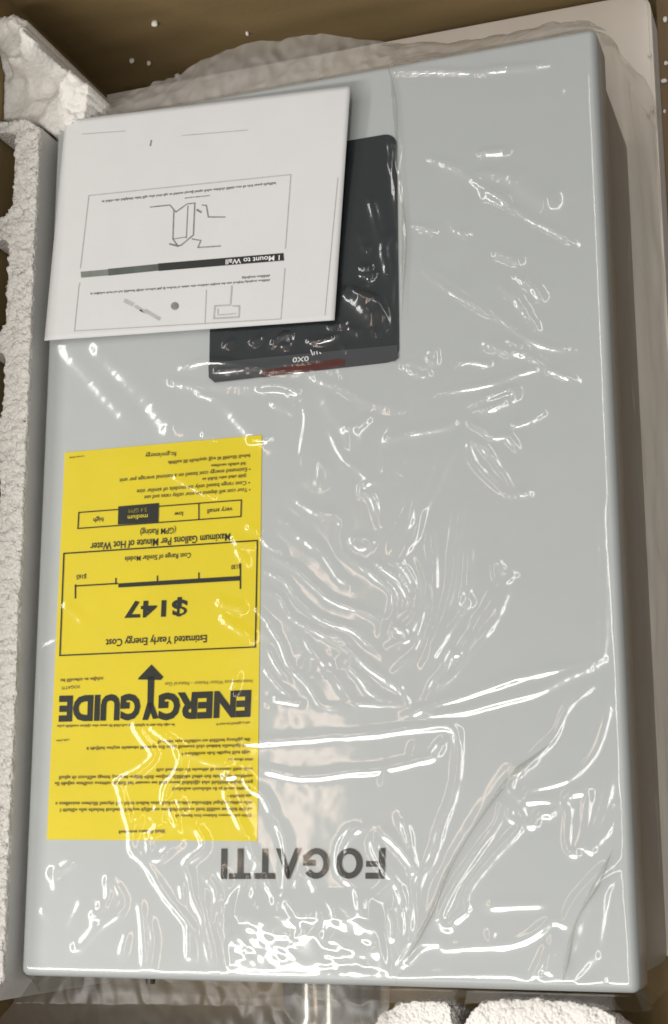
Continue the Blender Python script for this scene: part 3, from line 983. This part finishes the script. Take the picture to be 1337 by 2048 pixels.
B = 'B'   # bright sharp crease
D_ = 'D'  # closed bright crease
SO = 'S'  # soft fold
K = 'K'   # tall fold
FOLDS = [
 # upper right
 (SO, [(865,325),(905,340),(950,370),(1000,405)]), (B, [(985,398),(1045,435),(1085,455),(1120,475),(1150,495)]),
 (B, [(898,425),(905,445),(912,462),(935,475)]), (B, [(830,456),(850,460),(868,470)]),
 (B, [(838,530),(856,554),(910,593),(953,618),(988,640)]), (B, [(838,528),(881,557),(924,586),(974,618),(1010,650),(1039,672),(1089,697),(1146,707)]),
 (SO, [(999,579),(1024,600),(1053,629)]), (B, [(1053,629),(1070,646),(1081,661)]), (SO, [(1028,557),(1067,582),(1085,600)]), (SO, [(988,511),(1038,532)]),
 (B, [(1013,686),(1049,700)]), (B, [(1024,704),(1067,722),(1096,740),(1153,768)]), (SO, [(967,693),(1003,707),(1040,715)]),
 (D_, [(860,724),(870,702),(877,729)]), (B, [(917,735),(938,728),(978,735)]), (D_, [(809,733),(838,754),(858,750),(838,738)]),
 (B, [(874,793),(924,783),(988,772),(1046,750),(1096,740)]), (SO, [(945,815),(988,800),(1028,786),(1024,804),(988,822),(953,829)]), (B, [(988,800),(1028,786)]),
 (B, [(928,844),(960,861),(988,879),(1017,876),(1046,901)]), (B, [(1028,856),(1067,844),(1092,829)]),
 (D_, [(945,890),(953,919),(974,947),(1010,980),(1031,994),(1028,976),(1010,944),(981,912)]), (B, [(1032,990),(1058,994)]),
 (D_, [(634,969),(643,930),(654,962)]), (B, [(652,858),(666,887),(688,922),(716,944),(738,962),(766,969)]),
 (B, [(766,969),(731,969),(720,987),(741,997),(749,1022),(756,1051)]), (B, [(605,808),(609,844),(602,887),(595,922)]), (B, [(575,795),(585,812)]),
 (SO, [(770,887),(824,872),(888,861),(931,840)]), (SO, [(759,933),(766,890),(788,851)]),
 (K, [(852,901),(838,958),(809,1015),(781,1073),(770,1116)]), (SO, [(910,901),(881,972),(838,1051),(788,1123)]), (SO, [(880,900),(860,972),(820,1051),(780,1110)]),
 (K, [(802,622),(815,670),(824,729),(835,822),(838,872)]), (SO, [(786,173),(794,293),(803,400),(810,471),(805,560),(802,622)]),
 (B, [(630,743),(666,750),(673,772)]), (B, [(365,742),(420,727),(520,742),(600,746),(690,735)]), (SO, [(616,757),(688,786),(745,815),(800,822)]), (SO, [(745,840),(723,858),(700,866)]),
 (D_, [(527,740),(560,735),(605,732),(640,727),(646,737),(605,743),(560,748),(528,751)]), (B, [(430,748),(470,744),(515,742)]), (B, [(548,695),(562,680),(580,672),(578,690),(560,698)]), (B, [(510,690),(522,682)]), (B, [(455,695),(462,690)]), (B, [(620,687),(645,686),(670,680)]), (B, [(664,660),(672,656)]), (B, [(686,655),(692,652)]),
 (B, [(745,598),(762,618),(772,640),(772,662)]), (SO, [(690,582),(720,595),(750,605)]), (B, [(725,540),(738,542),(744,532)]), (B, [(728,556),(744,552),(735,570)]), (B, [(718,474),(721,482)]), (B, [(726,497),(734,502)]),
 (SO, [(793,468),(772,500),(768,530),(770,560)]), (SO, [(735,400),(748,450),(755,480)]), (SO, [(790,280),(795,340)]),
 (SO, [(960,313),(1010,311)]), (SO, [(955,352),(1000,358)]), (SO, [(965,398),(1010,404)]), (B, [(700,662),(712,668)]), (B, [(747,668),(752,672)]), (B, [(688,698),(691,701)]),
 # left of the display
 ('W', [(120,700),(200,790),(260,850)]), ('W', [(180,700),(300,830),(340,880)]), ('W', [(250,740),(350,860)]), ('W', [(430,800),(520,900)]), ('W', [(640,800),(700,900)]), ('W', [(1010,360),(1090,420)]), ('W', [(700,600),(740,640)]), (B, [(395,790),(430,802)]), (SO, [(330,770),(420,780),(560,782),(600,800)]), (B, [(505,886),(540,885)]), (B, [(520,784),(560,776),(590,790)]), (B, [(545,815),(580,825)]),
 # centre
 (B, [(534,1078),(564,1114)]), (SO, [(555,1039),(600,1078),(642,1108)]), (B, [(642,1108),(666,1144),(683,1165),(707,1177)]),
 (SO, [(582,1000),(636,1030),(677,1042),(671,1072),(683,1108)]), (B, [(683,1108),(713,1132),(749,1156),(782,1191),(776,1233),(766,1245)]),
 (B, [(743,1126),(779,1150),(809,1174),(824,1197),(815,1221),(803,1230)]), (B, [(779,1129),(815,1144),(836,1174),(836,1209),(827,1239),(806,1257)]),
 (B, [(839,1111),(851,1138),(857,1180),(851,1221),(833,1257),(812,1281),(780,1300)]), (SO, [(869,1048),(875,1120),(876,1191)]), (B, [(876,1191),(863,1251),(839,1293),(803,1326),(785,1341)]),
 (SO, [(932,1000),(920,1090),(911,1174),(893,1239),(863,1299),(842,1323)]), (SO, [(947,1084),(944,1156),(941,1203),(923,1233),(893,1281),(863,1335)]), (D_, [(938,1200),(944,1203),(941,1210)]),
 (D_, [(995,1123),(1002,1165),(1031,1150),(1010,1142)]), (SO, [(1001,1174),(989,1209),(959,1251)]), (B, [(959,1251),(923,1311),(908,1311),(893,1347),(863,1383),(848,1398)]),
 (SO, [(1025,1174),(995,1245),(953,1299)]), (B, [(953,1299),(938,1317),(911,1353),(875,1383)]), (D_, [(704,1081),(743,1087),(719,1100)]),
 (B, [(525,1144),(570,1168),(600,1209),(648,1245),(701,1263),(731,1287),(761,1314)]), (B, [(540,1114),(594,1144),(630,1180),(671,1209),(725,1227),(755,1245),(755,1269)]),
 (B, [(522,1186),(558,1197),(576,1233),(624,1263),(689,1299),(731,1335),(770,1362),(815,1395)]), (B, [(525,1239),(558,1287),(576,1335),(612,1371),(642,1413),(677,1419),(705,1412)]),
 (B, [(534,1299),(552,1335),(575,1362)]), (B, [(522,1335),(558,1377),(588,1407)]), (B, [(677,1323),(719,1359),(749,1395),(821,1413)]), (B, [(767,1365),(797,1383),(821,1413)]), (B, [(701,1412),(749,1413),(821,1414)]),
 (B, [(600,1265),(618,1300),(655,1340),(690,1390),(705,1408)]), (B, [(655,1270),(690,1290),(700,1330)]), (B, [(790,1260),(810,1270),(800,1290)]), (B, [(510,1220),(550,1262)]), (B, [(548,1404),(600,1412)]),
 (B, [(815,1437),(869,1419),(959,1389),(1048,1359),(1138,1341),(1207,1329)]), (B, [(839,1440),(929,1428),(989,1413),(1078,1389),(1138,1359),(1204,1332)]), (SO, [(1210,1329),(1215,1257),(1216,1120),(1213,1000)]),
 (B, [(470,1489),(516,1491),(600,1485),(689,1479),(779,1470),(851,1461),(905,1458),(923,1479),(926,1515),(923,1557),(911,1604),(893,1652),(883,1691),(867,1733),(849,1757),(844,1796),(841,1859),(831,1875)]),
 (B, [(519,1542),(606,1560),(701,1551),(761,1545),(839,1527),(875,1503),(899,1479)]), (B, [(833,1515),(839,1494)]), (B, [(761,1530),(761,1560)]),
 (B, [(1198,1371),(1144,1413),(1114,1473),(1072,1521),(1031,1563),(1031,1580),(1052,1604),(1063,1586),(1138,1563),(1186,1521),(1210,1473),(1222,1419),(1216,1407),(1227,1389)]),
 (D_, [(1052,1610),(1120,1610),(1102,1634),(1086,1634),(1069,1652),(1054,1643)]),
 (D_, [(1027,1615),(1011,1618),(1003,1649),(962,1707),(920,1770),(894,1822),(891,1843),(899,1854),(941,1822),(938,1801),(951,1770),(1003,1707),(1048,1655),(1022,1626)]),
 (D_, [(1137,1602),(1168,1584),(1182,1597),(1174,1676),(1150,1707),(1142,1681),(1145,1618)]),
 (B, [(1231,1550),(1218,1613),(1202,1655),(1182,1697),(1213,1676),(1229,1649),(1244,1613),(1252,1644),(1252,1707),(1239,1736),(1205,1754),(1161,1801),(1132,1854),(1111,1846),(1072,1875),(1024,1893),(951,1898),(888,1903),(878,1893),(846,1896),(831,1906),(799,1943)]),
 (B, [(972,1820),(1030,1817),(1098,1814)]), (B, [(1260,1864),(1247,1775),(1239,1759),(1218,1791),(1208,1848),(1200,1911)]), (B, [(1200,1915),(1182,1924),(1148,1971)]), (B, [(1103,1898),(1077,1958)]), (B, [(1118,1870),(1105,1950)]), (B, [(990,1860),(992,1890)]),
 (B, [(805,1966),(846,1958),(951,1956),(1045,1956)]), (B, [(1150,1980),(1213,1969)]),
 (K, [(1110,1480),(1060,1530),(1014,1550),(951,1650),(894,1744),(857,1833),(820,1906),(789,1969)]), (K, [(1125,1960),(1150,1850),(1200,1760),(1230,1690)]),
 # round the brand letters
 (B, [(741,1658),(711,1667),(681,1691),(672,1718),(678,1751),(708,1781),(717,1808),(726,1843)]), (B, [(742,1660),(744,1697),(768,1744),(799,1786),(802,1812),(791,1827),(802,1875),(805,1917)]),
 (B, [(747,1660),(784,1686),(831,1744),(836,1728),(820,1676),(794,1639)]), (B, [(606,1745),(621,1766),(633,1790),(654,1808),(675,1843),(693,1858)]),
 (B, [(487,1673),(502,1718),(514,1727),(505,1745),(505,1790),(523,1828)]), (B, [(541,1640),(562,1673),(568,1727),(559,1805),(541,1787),(526,1760),(516,1740)]),
 (B, [(591,1757),(583,1796),(571,1809),(559,1805)]), (B, [(562,1811),(580,1825),(597,1846),(606,1861)]), (B, [(487,1751),(472,1790),(454,1837),(439,1870)]),
 (B, [(403,1760),(427,1784),(422,1855)]), (B, [(400,1772),(409,1834),(424,1894),(430,1951)]), (B, [(436,1849),(436,1799),(445,1808),(440,1850),(442,1873)]), (B, [(448,1885),(458,1935)]), (B, [(627,1864),(630,1831),(642,1817),(645,1837),(633,1867),(645,1909),(648,1948)]),
 (B, [(484,1835),(470,1860),(450,1885)]), (B, [(640,1948),(700,1938),(760,1946)]), (B, [(755,1880),(762,1945)]), (B, [(770,1790),(785,1775)]), (B, [(772,1830),(780,1845),(778,1880)]),
 # over the label
 (B, [(285,1440),(267,1447),(270,1465),(299,1501),(299,1515),(274,1537),(234,1560),(234,1576),(245,1620),(256,1659),(259,1702),(285,1729),(325,1791),(366,1844),(393,1875)]),
 (B, [(286,1444),(303,1462),(331,1483),(351,1501),(356,1523),(346,1548),(328,1573),(322,1605),(310,1645),(295,1677),(291,1718),(305,1715),(340,1690),(357,1680)]),
 (B, [(367,1655),(392,1666),(403,1690),(366,1723),(374,1755),(382,1802),(398,1833),(406,1870),(414,1912),(424,1943)]), (B, [(443,1573),(453,1605),(471,1641),(487,1673)]), (B, [(479,1551),(497,1580),(525,1598),(541,1640)]),
 (SO, [(356,1515),(378,1515),(421,1530),(461,1537)]), (B, [(455,1560),(479,1551)]), (B, [(331,1605),(342,1634),(349,1659)]), (B, [(256,1659),(275,1632)]), (B, [(350,1600),(360,1622)]), (B, [(310,1610),(306,1650)]),
 (D_, [(152,1893),(183,1854),(181,1833),(209,1797),(217,1760),(230,1776),(238,1790),(241,1812),(199,1844)]), (B, [(181,1833),(202,1838),(225,1807),(238,1786)]), (B, [(195,1812),(212,1825),(199,1844)]),
 (B, [(272,1797),(280,1859),(283,1943)]), (B, [(293,1833),(301,1886),(293,1943)]), (B, [(249,1865),(238,1907)]), (B, [(102,1739),(107,1781)]), (SO, [(102,1739),(144,1718)]), (B, [(359,1770),(361,1802)]), (B, [(372,1854),(372,1917)]), (B, [(435,1744),(447,1768)]), (SO, [(135,1850),(160,1800)]), (B, [(85,1828),(90,1834)]),
 (B, [(136,1271),(97,1287),(72,1302),(56,1328)]), (SO, [(79,1374),(84,1404)]),
 (B, [(342,953),(392,982),(424,998)]), (B, [(464,1079),(500,1097)]), (B, [(497,1061),(512,1066)]), (SO, [(127,1212),(162,1248)]), (SO, [(435,1212),(482,1223)]), (B, [(407,874),(425,880)]), (B, [(525,1083),(557,1108)]), (SO, [(470,1100),(485,1130)]), (SO, [(440,1240),(500,1280)]), (B, [(460,1385),(470,1350)]),
 # top edge of the wrapped panel
 (B, [(778,150),(870,148),(960,150)]), (SO, [(960,150),(1090,140)]), (B, [(780,126),(880,112)]), (B, [(1122,180),(1124,190)]), (B, [(858,321),(862,325)]),
]
for k, (t, pts) in enumerate(FOLDS):
    if t == B:
        ridge(pts, 1.13, 0.0022 if pts[0][1] > 1425 else .0016, Hh, False, .06, k)
    elif t == D_:
        ridge(pts, 1.13, 0.0021 if pts[0][1] > 1425 else .0015, Hh, True, .06, k)
    elif t == 'W':
        ridge(pts, 0.78, 0.0045, Hs, False, .1, k, 'add')
    elif t == SO:
        ridge(pts, 0.94, 0.0022, Hs, False, .14, k, 'add')
    else:
        ridge(pts, 1.0, 0.0034, Hs, False, .2, k, 'add', amp=.0007)


def blob(cx, cy, rx, ry, ang, soft=0.35):
    c = px(cx, cy, ZP)[:2]
    k = 1 / 3450.0
    X = (S - c[0]) / (rx * k); Y = (T_ - c[1]) / (ry * k)
    ca, sa = math.cos(ang), math.sin(ang)
    d = np.hypot(X * ca + Y * sa, -X * sa + Y * ca)
    return np.clip((1 - d) / soft, 0, 1)


crk = np.maximum.reduce([blob(535, 1885, 85, 55, 0), blob(705, 1905, 62, 46, 0), blob(655, 1330, 85, 30, -.95), blob(800, 1268, 26, 22, 0), blob(315, 1655, 50, 36, 0), blob(430, 1560, 60, 18, 0, .6) * .4,
                         blob(1030, 720, 60, 26, 0) * .5, blob(560, 745, 130, 30, .1) * .45, blob(560, 1400, 60, 20, 0) * .6, blob(1180, 1700, 26, 20, 0), blob(830, 930, 80, 50, 0) * .25, blob(1110, 1930, 40, 40, 0) * .5])
wav = 0.000010 * field(.010, .03, 1) + 0.00007 * field(.03, .08, 2)
fine = 0.000003 * field(.0045, .009, 5)
inside_p = np.minimum(np.minimum(S + W / 2, W / 2 - S), np.minimum(T_ + H / 2, H / 2 - T_))
# drifting creased zones: stronger gentle creases towards the lower half
zone = np.clip((0.10 - T_) / 0.2, .25, 1)
hgt = Hh + Hs + wav + zone * (fine + 0.000012 * field(.008, .02, 9, 1.0, 2.6, .7)) + crk * 0.00013 * field(.0042, .0085, 3, 1.0, 1.7, 1.1)
# puffed film sloping down to the heater end
mx = np.clip((S - px(452, 1890)[0]) / .008, 0, 1) * np.clip((px(775, 1890)[0] - S) / .008, 0, 1)
yt0, yt1, yt2 = px(600, 1775)[1], px(600, 1835)[1], px(600, 1945)[1]
prf = np.where(T_ > yt1, np.clip((yt0 - T_) / (yt0 - yt1), 0, 1), np.clip((T_ - yt2) / (yt1 - yt2), 0, 1))
hgt = hgt + mx * 0.0050 * prf ** 1.0 * (1 + .25 * np.tanh(field(.02, .05, 33)))
# calm under the paper sheet
pp_ = np.array([p3[i][:2] for i in range(4)])
cm = np.ones_like(S) * 9
for i in range(4):
    a, b = pp_[i], pp_[(i + 1) % 4]
    e = b - a
    nrm = np.array([e[1], -e[0]]) / np.hypot(*e)
    cm = np.minimum(cm, (S - a[0]) * nrm[0] + (T_ - a[1]) * nrm[1])
calm = np.clip(cm / 0.006 + 0.5, 0, 1)
hgt = hgt * (1 - .85 * calm)
hgt = np.minimum(hgt, 0.0022 * calm + 0.02 * (1 - calm))
base = 0.0019 + np.clip(hgt, -0.0006, None)

# drape over the edges
re = 0.0060
qx = np.clip(S, -W / 2 + re, W / 2 - re)
qy = np.clip(T_, -H / 2 + re, H / 2 - re)
vx, vy = S - qx, T_ - qy
d = np.hypot(vx, vy)
dn = np.maximum(d, 1e-9)
ux, uy = vx / dn, vy / dn
ang = np.minimum(d / re, math.pi / 2 * .97)
st_ = np.maximum(d - re * math.pi / 2 * .97, 0)
kk = 0.03 * (ux < 0) * ux ** 2 + (0.10) * (ux > 0) * ux ** 2 + .30 * (uy > 0) * uy ** 2 + .42 * (uy < 0) * uy ** 2
offh = re * np.sin(ang) + st_ * kk
offz = -(re - re * np.cos(ang)) - st_ * np.sqrt(np.clip(1 - kk ** 2, 0, 1))
sidefold = .0022 * (1 + np.tanh(field(.04, .16, 21, .8, 2.0))) + .00045 * field(.03, .07, 22, 1.0, 1.4)
amt = np.clip((st_) / 0.03, 0, 1) * np.where(ux < -.3, .15, np.where(ux > .5, .45, 1.0))
bulge = np.maximum(sidefold, 0) * amt
nh = np.sin(ang)
nz = np.cos(ang)
thick = np.where(ux < -.3, np.minimum(base, .0026), base) + bulge
PX = qx + ux * (offh + thick * nh)
PY = qy + uy * (offh + thick * nh)
PZ = ZP + offz + thick * nz
PZ = np.maximum(PZ, ZF + .0012 + 0.0004 * sidefold / .0018)
me = mesh_np('wrap_film', np.stack([PX, PY, PZ], -1).reshape(-1, 3), grid_quads(NR, NC))
link('wrap_film', me, M_film, bag)


# gathered film between heater and carton end wall
def sheet(name, rows, nu, nv, mat, fold, seed, label):
    """rows: list of polylines of (px, py, dz); lofted with crumples"""
    rr = np.random.default_rng(seed)
    R3 = []
    for row in rows:
        p = np.array([[*px(x, y, ZP + dz)[:2], ZP + dz] for x, y, dz in row])
        t = np.linspace(0, len(p) - 1, nu)
        R3.append(np.stack([np.interp(t, np.arange(len(p)), p[:, i]) for i in range(3)], -1))
    R3 = np.array(R3)
    tv = np.linspace(0, len(rows) - 1, nv)
    i0 = np.clip(tv.astype(int), 0, len(rows) - 2)
    fr = (tv - i0)[:, None, None]
    fr = fr * fr * (3 - 2 * fr) * .5 + fr * .5
    G = R3[i0] * (1 - fr) + R3[i0 + 1] * fr
    off = Vector((seed, 0, 0))
    for a in range(nv):
        for b in range(nu):
            c = Vector(map(float, G[a, b])) * 1.0
            n1 = mnoise.noise(Vector((c.x * 60, c.y * 25, c.z * 30)) + off) + .55 * mnoise.noise(Vector((c.x * 150, c.y * 80, c.z * 90)) + off)
            n2 = mnoise.noise(Vector((c.x * 70, c.y * 40, c.z * 40)) + off * 2.3)
            n3 = 1 - abs(mnoise.noise(Vector((c.x * 110, c.y * 60, c.z * 60)) + off * 1.7)) * 2
            w = fold
            G[a, b, 2] += w * (n1 * .8 + n3 * .5)
            G[a, b, 1] += w * n2 * .6
    o = link(name, mesh_np(name, G.reshape(-1, 3), grid_quads(nv, nu)), mat, bag)
    if label:
        o['label'] = label
    return o


sheet('top_gather', [[(200, 245, .0), (430, 205, -.002), (640, 160, -.002), (790, 132, -.003)],
                     [(205, 226, -.012), (430, 160, -.008), (640, 118, -.012), (795, 110, -.016)],
                     [(212, 205, -.03), (330, 160, -.025), (430, 112, -.022), (520, 86, -.02), (620, 73, -.02), (700, 70, -.022), (775, 84, -.03), (800, 98, -.04)]], 170, 46, M_film_gather, .0032, 3, 'whitish gathered film behind the heater')
sheet('top_gather', [[(790, 135, -.003), (900, 112, -.003), (1050, 86, -.003), (1185, 60, -.003)],
                     [(770, 95, -.03), (900, 92, -.03), (1050, 62, -.03), (1110, 44, -.025), (1180, 45, -.02)],
                     [(760, 90, -.05), (900, 86, -.06), (1050, 66, -.06), (1110, 50, -.05), (1215, 62, -.04)]], 150, 36, M_film_gather, .0026, 9, 'thin rumpled film along the heater edge')
# crumpled open end of the bag past the heater end
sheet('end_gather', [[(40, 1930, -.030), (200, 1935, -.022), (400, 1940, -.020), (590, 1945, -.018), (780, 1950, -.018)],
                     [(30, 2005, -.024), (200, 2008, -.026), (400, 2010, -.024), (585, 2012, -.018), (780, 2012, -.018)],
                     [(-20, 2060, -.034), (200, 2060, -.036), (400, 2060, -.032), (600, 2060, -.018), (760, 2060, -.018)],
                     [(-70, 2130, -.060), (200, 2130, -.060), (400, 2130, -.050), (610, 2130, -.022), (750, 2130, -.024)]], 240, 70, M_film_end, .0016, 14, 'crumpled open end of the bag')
# doubled-over film along the long folds
for pts in ([(1110, 1480), (1060, 1520), (1014, 1560), (951, 1650), (894, 1744), (857, 1833), (820, 1906), (789, 1969)], [(1125, 1965), (1150, 1850), (1195, 1765), (1225, 1700)],
            [(772, 122), (785, 173), (794, 293), (803, 400), (808, 471), (805, 560), (803, 640)]):
    a_ = np.array(pts, float)
    q = catmull(px(a_[:, 0], a_[:, 1], ZP + .004)[:, :2], False, .003)
    n_ = len(q)
    dd = np.gradient(q, axis=0); dd /= np.linalg.norm(dd, axis=1)[:, None]
    nn = np.column_stack([-dd[:, 1], dd[:, 0]])
    t_ = np.linspace(0, 1, n_)
    wd = (.0011 + .0006 * np.sin(t_ * 11)) * np.clip(np.minimum(t_, 1 - t_) * 6, .15, 1)
    rows_ = []
    for f_ in (-1, -.3, .4, 1):
        p_ = q + nn * (wd * f_)[:, None]
        ii = np.clip(np.searchsorted(sx, p_[:, 0]), 0, NC - 1); jj = np.clip(np.searchsorted(sy, p_[:, 1]), 0, NR - 1)
        rows_.append(np.column_stack([p_, PZ[jj, ii] + .0005 + .0005 * (1 - f_ * f_)]))
    link('fold_overlap', mesh_np('fold_overlap', np.array(rows_).reshape(-1, 3), grid_quads(4, n_)), M_film_fold, bag)
